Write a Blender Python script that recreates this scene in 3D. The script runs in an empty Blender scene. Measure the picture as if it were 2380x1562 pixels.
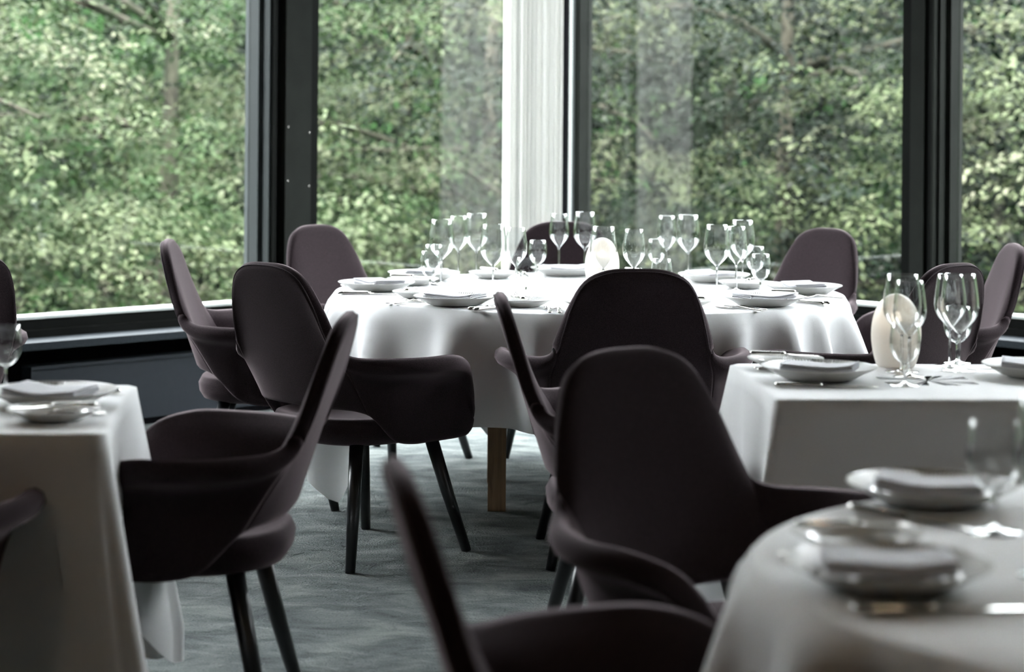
import bpy, math, random
import numpy as np
from mathutils import Matrix, Vector

# ------------------------------------------------------------------ camera, sky, sun, exposure
scene = bpy.context.scene
COL = scene.collection
F_PX, HORIZON, CAM_H, ROLL = 4900.0, 275.0, 1.303, 0.0085
W_PX, H_PX = 2380.0, 1562.0
cam_data = bpy.data.cameras.new('camera')
cam_data.sensor_width = 36.0
cam_data.lens = 36.0 * F_PX / W_PX
cam = bpy.data.objects.new('camera', cam_data)
COL.objects.link(cam)
cam.matrix_world = Matrix.Translation((0, 0, CAM_H)) @ Matrix.Rotation(math.pi / 2, 4, 'X') @ Matrix.Rotation(ROLL, 4, 'Z')
cam_data.shift_y = -(H_PX / 2 - HORIZON) / W_PX
cam_data.clip_start, cam_data.clip_end = 0.05, 300
cam_data.dof.use_dof = True
cam_data.dof.focus_distance = 6.2
cam_data.dof.aperture_fstop = 3.0
cam_data.dof.aperture_blades = 0
scene.camera = cam

world = bpy.data.worlds.new('overcast_sky')
scene.world = world
world.use_nodes = True
bg = world.node_tree.nodes['Background']
bg.inputs['Color'].default_value = (0.92, 0.965, 1.0, 1)
bg.inputs['Strength'].default_value = 20.0

sun_data = bpy.data.lights.new('sun', 'SUN')
sun_data.energy = 62.0
sun_data.angle = math.radians(8)
sun_data.color = (1.0, 0.96, 0.87)
sun = bpy.data.objects.new('sun', sun_data)
COL.objects.link(sun)
sun.location = (-6, -6, 20)
sun.rotation_euler = Vector((0.30, 0.26, -0.92)).to_track_quat('-Z', 'Y').to_euler()

vs = scene.view_settings
vs.view_transform = 'Standard'
vs.look = 'None'
vs.gamma = 1.0
vs.use_curve_mapping = False
vs.exposure = 0.45
cy = scene.cycles
cy.max_bounces = 16
cy.transmission_bounces = 16
cy.transparent_max_bounces = 32
cy.diffuse_bounces = 5
cy.glossy_bounces = 6

# ------------------------------------------------------------------ pixel helpers (a pixel gives a direction, a plane gives the distance)
CR, SR = math.cos(ROLL), math.sin(ROLL)
def ray(px, py):
    dx, dy = px - W_PX / 2, py - HORIZON
    return (dx * CR + dy * SR) / F_PX, (-dx * SR + dy * CR) / F_PX
def at(px, py, z):
    a, b = ray(px, py)
    Y = (CAM_H - z) / b
    return a * Y, Y

# ------------------------------------------------------------------ materials
def new_mat(name):
    m = bpy.data.materials.new(name)
    m.use_nodes = True
    nt = m.node_tree
    nt.nodes.clear()
    out = nt.nodes.new('ShaderNodeOutputMaterial')
    return m, nt, out
def nd(nt, kind, **kw):
    n = nt.nodes.new(kind)
    for k, v in kw.items():
        if k in n.inputs:
            n.inputs[k].default_value = v
        else:
            setattr(n, k, v)
    return n
def ramp(nt, src, stops):
    r = nt.nodes.new('ShaderNodeValToRGB')
    e = r.color_ramp.elements
    while len(e) < len(stops):
        e.new(0.5)
    for el, (p, c) in zip(e, stops):
        el.position = p
        el.color = (*c, 1)
    nt.links.new(src, r.inputs['Fac'])
    return r
def coords(nt, scale=(1, 1, 1), rot=(0, 0, 0)):
    tc = nt.nodes.new('ShaderNodeTexCoord')
    mp = nt.nodes.new('ShaderNodeMapping')
    mp.inputs['Scale'].default_value = scale
    mp.inputs['Rotation'].default_value = rot
    nt.links.new(tc.outputs['Object'], mp.inputs['Vector'])
    return mp.outputs['Vector']
def plain(name, color, rough=0.5, metallic=0.0, noise=0.0, scale=20.0, bump=0.0, spec=0.5):
    m, nt, out = new_mat(name)
    p = nd(nt, 'ShaderNodeBsdfPrincipled', Roughness=rough, Metallic=metallic)
    p.inputs['Specular IOR Level'].default_value = spec
    p.inputs['Base Color'].default_value = (*color, 1)
    if noise or bump:
        v = coords(nt)
        n = nd(nt, 'ShaderNodeTexNoise', Scale=scale, Detail=4.0)
        nt.links.new(v, n.inputs['Vector'])
        lo = tuple(c * (1 - noise) for c in color)
        hi = tuple(min(1, c * (1 + noise)) for c in color)
        r = ramp(nt, n.outputs['Fac'], [(0.3, lo), (0.7, hi)])
        nt.links.new(r.outputs['Color'], p.inputs['Base Color'])
        if bump:
            b = nd(nt, 'ShaderNodeBump', Strength=bump, Distance=0.01)
            nt.links.new(n.outputs['Fac'], b.inputs['Height'])
            nt.links.new(b.outputs['Normal'], p.inputs['Normal'])
    nt.links.new(p.outputs[0], out.inputs['Surface'])
    return m

def carpet_mat():
    m, nt, out = new_mat('sculpted_carpet')
    p = nd(nt, 'ShaderNodeBsdfPrincipled', Roughness=0.95)
    p.inputs['Specular IOR Level'].default_value = 0.1
    v1 = coords(nt, (2.6, 4.4, 1), (0, 0, 0.25))
    n1 = nd(nt, 'ShaderNodeTexNoise', Scale=1.9, Detail=6.0, Roughness=0.62, Distortion=0.5)
    nt.links.new(v1, n1.inputs['Vector'])
    v2 = coords(nt)
    n2 = nd(nt, 'ShaderNodeTexNoise', Scale=160.0, Detail=3.0)
    nt.links.new(v2, n2.inputs['Vector'])
    n3 = nd(nt, 'ShaderNodeTexNoise', Scale=28.0, Detail=3.0)
    nt.links.new(v2, n3.inputs['Vector'])
    mix = nd(nt, 'ShaderNodeMath', operation='MULTIPLY_ADD')
    nt.links.new(n2.outputs['Fac'], mix.inputs[0])
    mix.inputs[1].default_value = 0.34
    nt.links.new(n1.outputs['Fac'], mix.inputs[2])
    r = ramp(nt, mix.outputs[0], [(0.46, (0.075, 0.087, 0.089)), (0.64, (0.155, 0.174, 0.172)), (0.84, (0.275, 0.298, 0.285))])
    nt.links.new(r.outputs['Color'], p.inputs['Base Color'])
    hsum = nd(nt, 'ShaderNodeMath', operation='MULTIPLY_ADD')
    nt.links.new(n1.outputs['Fac'], hsum.inputs[0])
    hsum.inputs[1].default_value = 2.4
    h2 = nd(nt, 'ShaderNodeMath', operation='MULTIPLY_ADD')
    nt.links.new(n2.outputs['Fac'], h2.inputs[0])
    h2.inputs[1].default_value = 0.5
    h3 = nd(nt, 'ShaderNodeMath', operation='MULTIPLY')
    nt.links.new(n3.outputs['Fac'], h3.inputs[0])
    h3.inputs[1].default_value = 0.35
    nt.links.new(h3.outputs[0], h2.inputs[2])
    nt.links.new(h2.outputs[0], hsum.inputs[2])
    b = nd(nt, 'ShaderNodeBump', Strength=0.9, Distance=0.03)
    nt.links.new(hsum.outputs[0], b.inputs['Height'])
    nt.links.new(b.outputs['Normal'], p.inputs['Normal'])
    nt.links.new(p.outputs[0], out.inputs['Surface'])
    return m

def felt_mat(name, lo, hi, sheen=0.35):
    m, nt, out = new_mat(name)
    p = nd(nt, 'ShaderNodeBsdfPrincipled', Roughness=0.95)
    p.inputs['Specular IOR Level'].default_value = 0.08
    p.inputs['Sheen Weight'].default_value = sheen
    p.inputs['Sheen Roughness'].default_value = 0.4
    p.inputs['Sheen Tint'].default_value = (0.85, 0.68, 0.72, 1)
    v = coords(nt)
    n = nd(nt, 'ShaderNodeTexNoise', Scale=420.0, Detail=2.0)
    nt.links.new(v, n.inputs['Vector'])
    r = ramp(nt, n.outputs['Fac'], [(0.3, lo), (0.72, hi)])
    nt.links.new(r.outputs['Color'], p.inputs['Base Color'])
    b = nd(nt, 'ShaderNodeBump', Strength=0.25, Distance=0.002)
    nt.links.new(n.outputs['Fac'], b.inputs['Height'])
    nt.links.new(b.outputs['Normal'], p.inputs['Normal'])
    nt.links.new(p.outputs[0], out.inputs['Surface'])
    return m

def linen_mat(name, color, weave=700.0):
    m, nt, out = new_mat(name)
    p = nd(nt, 'ShaderNodeBsdfPrincipled', Roughness=0.8)
    p.inputs['Specular IOR Level'].default_value = 0.2
    p.inputs['Base Color'].default_value = (*color, 1)
    p.inputs['Sheen Weight'].default_value = 0.1
    v = coords(nt)
    n = nd(nt, 'ShaderNodeTexNoise', Scale=weave, Detail=1.0)
    nt.links.new(v, n.inputs['Vector'])
    n2 = nd(nt, 'ShaderNodeTexNoise', Scale=9.0, Detail=2.0)
    nt.links.new(v, n2.inputs['Vector'])
    s = nd(nt, 'ShaderNodeMath', operation='MULTIPLY_ADD')
    nt.links.new(n2.outputs['Fac'], s.inputs[0])
    s.inputs[1].default_value = 3.0
    nt.links.new(n.outputs['Fac'], s.inputs[2])
    b = nd(nt, 'ShaderNodeBump', Strength=0.18, Distance=0.003)
    nt.links.new(s.outputs[0], b.inputs['Height'])
    nt.links.new(b.outputs['Normal'], p.inputs['Normal'])
    nt.links.new(p.outputs[0], out.inputs['Surface'])
    return m

def wood_mat(name, lo, hi):
    m, nt, out = new_mat(name)
    p = nd(nt, 'ShaderNodeBsdfPrincipled', Roughness=0.5)
    v = coords(nt, (30, 30, 2.2))
    n = nd(nt, 'ShaderNodeTexNoise', Scale=2.0, Detail=5.0, Distortion=1.2)
    nt.links.new(v, n.inputs['Vector'])
    r = ramp(nt, n.outputs['Fac'], [(0.3, lo), (0.7, hi)])
    nt.links.new(r.outputs['Color'], p.inputs['Base Color'])
    nt.links.new(p.outputs[0], out.inputs['Surface'])
    return m

def porcelain_mat():
    m, nt, out = new_mat('fluted_white_porcelain')
    p = nd(nt, 'ShaderNodeBsdfPrincipled', Roughness=0.16)
    p.inputs['Base Color'].default_value = (0.78, 0.78, 0.76, 1)
    tc = nt.nodes.new('ShaderNodeTexCoord')
    sep = nt.nodes.new('ShaderNodeSeparateXYZ')
    nt.links.new(tc.outputs['Object'], sep.inputs[0])
    ang = nd(nt, 'ShaderNodeMath', operation='ARCTAN2')
    nt.links.new(sep.outputs['Y'], ang.inputs[0])
    nt.links.new(sep.outputs['X'], ang.inputs[1])
    mul = nd(nt, 'ShaderNodeMath', operation='MULTIPLY')
    nt.links.new(ang.outputs[0], mul.inputs[0])
    mul.inputs[1].default_value = 110.0
    sn = nd(nt, 'ShaderNodeMath', operation='SINE')
    nt.links.new(mul.outputs[0], sn.inputs[0])
    up = nd(nt, 'ShaderNodeMath', operation='GREATER_THAN')
    up.inputs[1].default_value = 0.0135
    nt.links.new(sep.outputs['Z'], up.inputs[0])
    geo = nt.nodes.new('ShaderNodeNewGeometry')
    sep2 = nt.nodes.new('ShaderNodeSeparateXYZ')
    nt.links.new(geo.outputs['Normal'], sep2.inputs[0])
    top = nd(nt, 'ShaderNodeMath', operation='GREATER_THAN')
    top.inputs[1].default_value = 0.3
    nt.links.new(sep2.outputs['Z'], top.inputs[0])
    k = nd(nt, 'ShaderNodeMath', operation='MULTIPLY')
    nt.links.new(up.outputs[0], k.inputs[0])
    nt.links.new(top.outputs[0], k.inputs[1])
    k2 = nd(nt, 'ShaderNodeMath', operation='MULTIPLY')
    nt.links.new(k.outputs[0], k2.inputs[0])
    nt.links.new(sn.outputs[0], k2.inputs[1])
    b = nd(nt, 'ShaderNodeBump', Strength=0.6, Distance=0.0015)
    nt.links.new(k2.outputs[0], b.inputs['Height'])
    nt.links.new(b.outputs['Normal'], p.inputs['Normal'])
    nt.links.new(p.outputs[0], out.inputs['Surface'])
    return m

def thin_glass_mat(name, base, power, tint, rough=0.0):
    m, nt, out = new_mat(name)
    t = nd(nt, 'ShaderNodeBsdfTransparent')
    t.inputs['Color'].default_value = (*tint, 1)
    g = nd(nt, 'ShaderNodeBsdfGlossy', Roughness=rough)
    g.inputs['Color'].default_value = (1, 1, 1, 1)
    lw = nd(nt, 'ShaderNodeLayerWeight', Blend=0.5)
    pw = nd(nt, 'ShaderNodeMath', operation='POWER')
    nt.links.new(lw.outputs['Facing'], pw.inputs[0])
    pw.inputs[1].default_value = power
    mul = nd(nt, 'ShaderNodeMath', operation='MULTIPLY_ADD', use_clamp=True)
    nt.links.new(pw.outputs[0], mul.inputs[0])
    mul.inputs[1].default_value = 1.0 - base
    mul.inputs[2].default_value = base
    mx = nt.nodes.new('ShaderNodeMixShader')
    nt.links.new(mul.outputs[0], mx.inputs[0])
    nt.links.new(t.outputs[0], mx.inputs[1])
    nt.links.new(g.outputs[0], mx.inputs[2])
    nt.links.new(mx.outputs[0], out.inputs['Surface'])
    return m

def leaf_mat(name, stops, trans=0.22):
    m, nt, out = new_mat(name)
    a = nd(nt, 'ShaderNodeAttribute', attribute_name='tint')
    r = ramp(nt, a.outputs['Fac'], stops)
    d = nd(nt, 'ShaderNodeBsdfPrincipled', Roughness=0.55)
    d.inputs['Specular IOR Level'].default_value = 0.06
    nt.links.new(r.outputs['Color'], d.inputs['Base Color'])
    t = nd(nt, 'ShaderNodeBsdfTranslucent')
    nt.links.new(r.outputs['Color'], t.inputs['Color'])
    mx = nd(nt, 'ShaderNodeMixShader', Fac=trans)
    nt.links.new(d.outputs[0], mx.inputs[1])
    nt.links.new(t.outputs[0], mx.inputs[2])
    nt.links.new(mx.outputs[0], out.inputs['Surface'])
    return m

def translucent_mat(name, color, trans, rough=0.6):
    m, nt, out = new_mat(name)
    d = nd(nt, 'ShaderNodeBsdfPrincipled', Roughness=rough)
    d.inputs['Base Color'].default_value = (*color, 1)
    t = nd(nt, 'ShaderNodeBsdfTranslucent')
    t.inputs['Color'].default_value = (*color, 1)
    mx = nd(nt, 'ShaderNodeMixShader', Fac=trans)
    nt.links.new(d.outputs[0], mx.inputs[1])
    nt.links.new(t.outputs[0], mx.inputs[2])
    nt.links.new(mx.outputs[0], out.inputs['Surface'])
    return m

def emit_mat(name, color, strength):
    m, nt, out = new_mat(name)
    e = nd(nt, 'ShaderNodeEmission', Strength=strength)
    e.inputs['Color'].default_value = (*color, 1)
    nt.links.new(e.outputs[0], out.inputs['Surface'])
    return m

M_CARPET = carpet_mat()
M_FELT = felt_mat('plum_wool_felt', (0.013, 0.0088, 0.0105), (0.034, 0.0235, 0.0275), 0.28)
M_SEAM = felt_mat('plum_thread', (0.05, 0.04, 0.046), (0.10, 0.085, 0.092), 0.2)
M_CLOTH = linen_mat('white_table_linen', (0.74, 0.74, 0.745))
M_NAPKIN = linen_mat('pale_grey_napkin', (0.50, 0.50, 0.53), 500)
M_BLACKWOOD = plain('black_lacquered_wood', (0.006, 0.007, 0.009), 0.32)
M_OAK = wood_mat('oak', (0.16, 0.095, 0.05), (0.30, 0.19, 0.105))
M_PALEOAK = wood_mat('pale_oak', (0.42, 0.30, 0.19), (0.60, 0.46, 0.31))
M_FRAME = plain('charcoal_painted_frame', (0.007, 0.0075, 0.007), 0.55, noise=0.15, scale=6, spec=0.03)
M_BOARD = plain('charcoal_board', (0.017, 0.0185, 0.0165), 0.6, noise=0.12, scale=8, spec=0.04)
M_DAYLIT_METAL = plain('daylit_grey_metal', (0.030, 0.035, 0.036), 0.6, 0.0, spec=0.25)  # metal grey lightened to carry the daylight on the left jambs
M_BEAD = plain('white_glazing_bead', (0.62, 0.66, 0.64), 0.5)
M_STONE = plain('dark_blue_grey_ledge', (0.020, 0.025, 0.030), 0.6, noise=0.3, scale=180, spec=0.1)
M_PANEL = plain('blue_grey_panel', (0.017, 0.021, 0.028), 0.5, noise=0.06, scale=40, spec=0.25)
M_DARK = plain('black_recess', (0.004, 0.004, 0.005), 0.8, spec=0.02)
M_CEIL = plain('grey_plaster_ceiling', (0.09, 0.085, 0.08), 0.9, noise=0.05, scale=5)
M_WALL = plain('dark_plaster_wall', (0.035, 0.03, 0.027), 0.9, noise=0.08, scale=6)
M_PORCELAIN = porcelain_mat()
M_STEEL = plain('polished_steel', (0.62, 0.60, 0.57), 0.12, 1.0)
M_PANE = thin_glass_mat('window_pane_glass', 0.042, 4.0, (0.978, 0.986, 0.982))
M_BOWL = thin_glass_mat('thin_wine_glass', 0.05, 2.5, (0.985, 0.99, 0.99))
mg, ntg, og = new_mat('solid_glass')
gl = nd(ntg, 'ShaderNodeBsdfGlass', IOR=1.45, Roughness=0.0)
ntg.links.new(gl.outputs[0], og.inputs['Surface'])
M_GLASS = mg
M_LAMP, _nt, _out = new_mat('frosted_white_lamp_glass')
_d = nd(_nt, 'ShaderNodeBsdfPrincipled', Roughness=0.35)
_d.inputs['Base Color'].default_value = (0.92, 0.91, 0.90, 1)
_r = nd(_nt, 'ShaderNodeBsdfRefraction', Roughness=0.42, IOR=1.05)
_t = nd(_nt, 'ShaderNodeBsdfTranslucent')
_t.inputs['Color'].default_value = (0.95, 0.93, 0.90, 1)
_m0 = nd(_nt, 'ShaderNodeMixShader', Fac=0.38)
_nt.links.new(_d.outputs[0], _m0.inputs[1])
_nt.links.new(_t.outputs[0], _m0.inputs[2])
_m = nd(_nt, 'ShaderNodeMixShader', Fac=0.25)
_nt.links.new(_m0.outputs[0], _m.inputs[1])
_nt.links.new(_r.outputs[0], _m.inputs[2])
_nt.links.new(_m.outputs[0], _out.inputs['Surface'])
M_BULB = emit_mat('warm_bulb', (1.0, 0.88, 0.70), 48.0)
M_DOWN = emit_mat('warm_downlight', (1.0, 0.74, 0.50), 130.0)
M_CURTAIN = translucent_mat('white_sheer_curtain', (0.92, 0.915, 0.90), 0.45, 0.8)
M_BARK = plain('grey_bark', (0.03, 0.029, 0.023), 0.9, noise=0.3, scale=14, bump=0.4, spec=0.05)
M_GRASS = plain('shaded_grass', (0.007, 0.016, 0.006), 0.95, noise=0.3, scale=3, spec=0.0)
M_LEAF_A = leaf_mat('fresh_green_leaves', [(0.0, (0.0049, 0.0130, 0.0040)), (0.55, (0.0119, 0.0221, 0.0077)), (1.0, (0.0235, 0.0303, 0.0161))])
M_LEAF_B = leaf_mat('pale_olive_leaves', [(0.0, (0.0132, 0.0214, 0.0085)), (0.55, (0.0280, 0.0358, 0.0183)), (1.0, (0.0487, 0.0510, 0.0366))])
M_LEAF_C = leaf_mat('deep_green_shade_leaves', [(0.0, (0.0004, 0.0021, 0.0008)), (0.6, (0.0010, 0.0035, 0.0014)), (1.0, (0.0024, 0.0052, 0.0024))])  # deep green, darkened further so the depths between boughs look shaded

# ------------------------------------------------------------------ mesh helpers
class MB:
    def __init__(self):
        self.v, self.f = [], []
    def add(self, verts, faces):
        o = len(self.v)
        self.v += [tuple(p) for p in verts]
        self.f += [tuple(i + o for i in f) for f in faces]
        return self
    def box(self, x0, x1, y0, y1, z0, z1, fn=None, flip=False):
        c = [(x0, y0, z0), (x1, y0, z0), (x1, y1, z0), (x0, y1, z0), (x0, y0, z1), (x1, y0, z1), (x1, y1, z1), (x0, y1, z1)]
        if fn:
            c = [fn(*p) for p in c]
        fs = [(0, 3, 2, 1), (4, 5, 6, 7), (0, 1, 5, 4), (1, 2, 6, 5), (2, 3, 7, 6), (3, 0, 4, 7)]
        if flip:
            fs = [f[::-1] for f in fs]
        return self.add(c, fs)
    def lathe(self, prof, n=32, closed=False):
        vs_, fs = [], []
        for r, z in prof:
            for i in range(n):
                a = 2 * math.pi * i / n
                vs_.append((r * math.cos(a), r * math.sin(a), z))
        m = len(prof)
        for j in range(m if closed else m - 1):
            k = (j + 1) % m
            for i in range(n):
                i2 = (i + 1) % n
                fs.append((j * n + i, j * n + i2, k * n + i2, k * n + i))
        if not closed:
            fs.append(tuple(range(n))[::-1])
            fs.append(tuple((m - 1) * n + i for i in range(n)))
        return self.add(vs_, fs)
    def tube(self, pts, radii, n=10):
        pts = [Vector(p) for p in pts]
        vs_, fs = [], []
        ref = Vector((0.31, 0.17, 0.93)).normalized()
        for i, p in enumerate(pts):
            t = (pts[min(i + 1, len(pts) - 1)] - pts[max(i - 1, 0)]).normalized()
            if abs(t.dot(ref)) > 0.95:
                ref = Vector((1, 0, 0))
            u = t.cross(ref).normalized()
            w = t.cross(u)
            for k in range(n):
                a = 2 * math.pi * k / n
                q = p + (u * math.cos(a) + w * math.sin(a)) * radii[i]
                vs_.append(tuple(q))
        for i in range(len(pts) - 1):
            for k in range(n):
                k2 = (k + 1) % n
                fs.append((i * n + k, i * n + k2, (i + 1) * n + k2, (i + 1) * n + k)[::-1])
        fs.append(tuple(range(n)))
        fs.append(tuple((len(pts) - 1) * n + k for k in range(n))[::-1])
        return self.add(vs_, fs)
    def build(self, name, mat, parent=None, smooth=True):
        me = bpy.data.meshes.new(name)
        me.from_pydata(self.v, [], self.f)
        me.materials.append(mat)
        if smooth:
            me.polygons.foreach_set('use_smooth', [True] * len(me.polygons))
        me.update()
        o = bpy.data.objects.new(name, me)
        COL.objects.link(o)
        o.parent = parent
        return o

def rings_mesh(rings, closed_ring=True, cap=True):
    n = len(rings[0])
    v = [tuple(p) for r in rings for p in r]
    f = []
    for j in range(len(rings) - 1):
        for i in range(n if closed_ring else n - 1):
            i2 = (i + 1) % n
            f.append((j * n + i, j * n + i2, (j + 1) * n + i2, (j + 1) * n + i))
    if cap and closed_ring:
        f.append(tuple(range(n))[::-1])
        f.append(tuple((len(rings) - 1) * n + i for i in range(n)))
    return v, f

def tag(o, label=None, cat=None, group=None, kind=None):
    if label:
        o['label'] = label
    if cat:
        o['category'] = cat
    if group:
        o['group'] = group
    if kind:
        o['kind'] = kind
    return o
def thing(name, label, cat, loc=(0, 0, 0), rz=0.0, group=None):
    o = bpy.data.objects.new(name, None)
    COL.objects.link(o)
    o.empty_display_size = 0.05
    o.location = loc
    o.rotation_euler = (0, 0, rz)
    return tag(o, label, cat, group)
def copy_tree(o, parent=None):
    c = o.copy()
    COL.objects.link(c)
    c.parent = parent
    for ch in list(o.children):
        copy_tree(ch, c)
    return c
class Proto:
    """first use hands out the original, later uses copies"""
    def __init__(self, root):
        self.root, self.used = root, False
    def place(self, label, cat, loc, rz=0.0, group=None, tilt=None):
        o = copy_tree(self.root) if self.used else self.root
        self.used = True
        o.location = loc
        o.rotation_euler = (tilt[0], tilt[1], rz) if tilt else (0, 0, rz)
        for k in ('label', 'category', 'group'):
            if k in o:
                del o[k]
        return tag(o, label, cat, group)
def catmull(cols, n_per):
    """cols: list of numpy vectors -> dense Catmull-Rom samples"""
    c = np.array(cols, float)
    ext = np.concatenate([[2 * c[0] - c[1]], c, [2 * c[-1] - c[-2]]])
    out = []
    for i in range(1, len(ext) - 2):
        p0, p1, p2, p3 = ext[i - 1], ext[i], ext[i + 1], ext[i + 2]
        for k in range(n_per):
            t = k / n_per
            out.append(0.5 * ((2 * p1) + (-p0 + p2) * t + (2 * p0 - 5 * p1 + 4 * p2 - p3) * t * t + (-p0 + 3 * p1 - 3 * p2 + p3) * t ** 3))
    out.append(ext[-2])
    return np.array(out)

# ------------------------------------------------------------------ the room: two window walls meeting in a square corner
CORNER = Vector((0.30, 10.84, 0))
S2 = math.sqrt(0.5)
WALLS = {'left': (Vector((-S2, -S2, 0)), Vector((S2, -S2, 0)), False),
         'right': (Vector((S2, -S2, 0)), Vector((-S2, -S2, 0)), True)}
def wall_fn(side):
    e, n, _ = WALLS[side]
    return lambda s, d, z: tuple(CORNER + e * s + n * d + Vector((0, 0, z)))
def s_at(px, py, side, depth=0.0):
    e, n, _ = WALLS[side]
    a, b = ray(px, py)
    dirv = Vector((a, 1, 0))
    p0 = CORNER + n * depth
    t = p0.dot(n) / dirv.dot(n)
    return (dirv * t - p0).dot(e)
def wbox(mb, side, s0, s1, d0, d1, z0, z1):
    return mb.box(s0, s1, d0, d1, z0, z1, wall_fn(side), WALLS[side][2])

ROOM = 13.0
CEIL = 3.40
HEAD = 3.20
SILL = 0.48
A_ = CORNER + WALLS['left'][0] * ROOM
B_ = CORNER + WALLS['right'][0] * ROOM
D_ = CORNER + (WALLS['left'][0] + WALLS['right'][0]) * ROOM

def slab(name, mat, z0, z1):
    m = MB()
    fn = wall_fn('left')
    m.box(-0.3, ROOM + 0.3, -0.3, ROOM + 0.3, z0, z1, fn)
    return tag(m.build(name, mat, smooth=False), kind='structure')
floor = slab('floor', M_CARPET, -0.3, 0.0)
ceiling = slab('ceiling', M_CEIL, CEIL, CEIL + 0.3)
tag(floor, 'blue grey sculpted pile carpet covering the floor')
tag(ceiling, 'plain grey ceiling above the windows')
m = MB(); m.box(ROOM, ROOM + 0.25, -0.3, ROOM, 0, CEIL, wall_fn('left'))
tag(m.build('wall_back', M_WALL, smooth=False), 'dark wall behind the diners', kind='structure')
m = MB(); m.box(-0.3, ROOM, ROOM, ROOM + 0.25, 0, CEIL, wall_fn('left'))
tag(m.build('wall_far', M_WALL, smooth=False), 'dark wall facing the windows', kind='structure')

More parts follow.
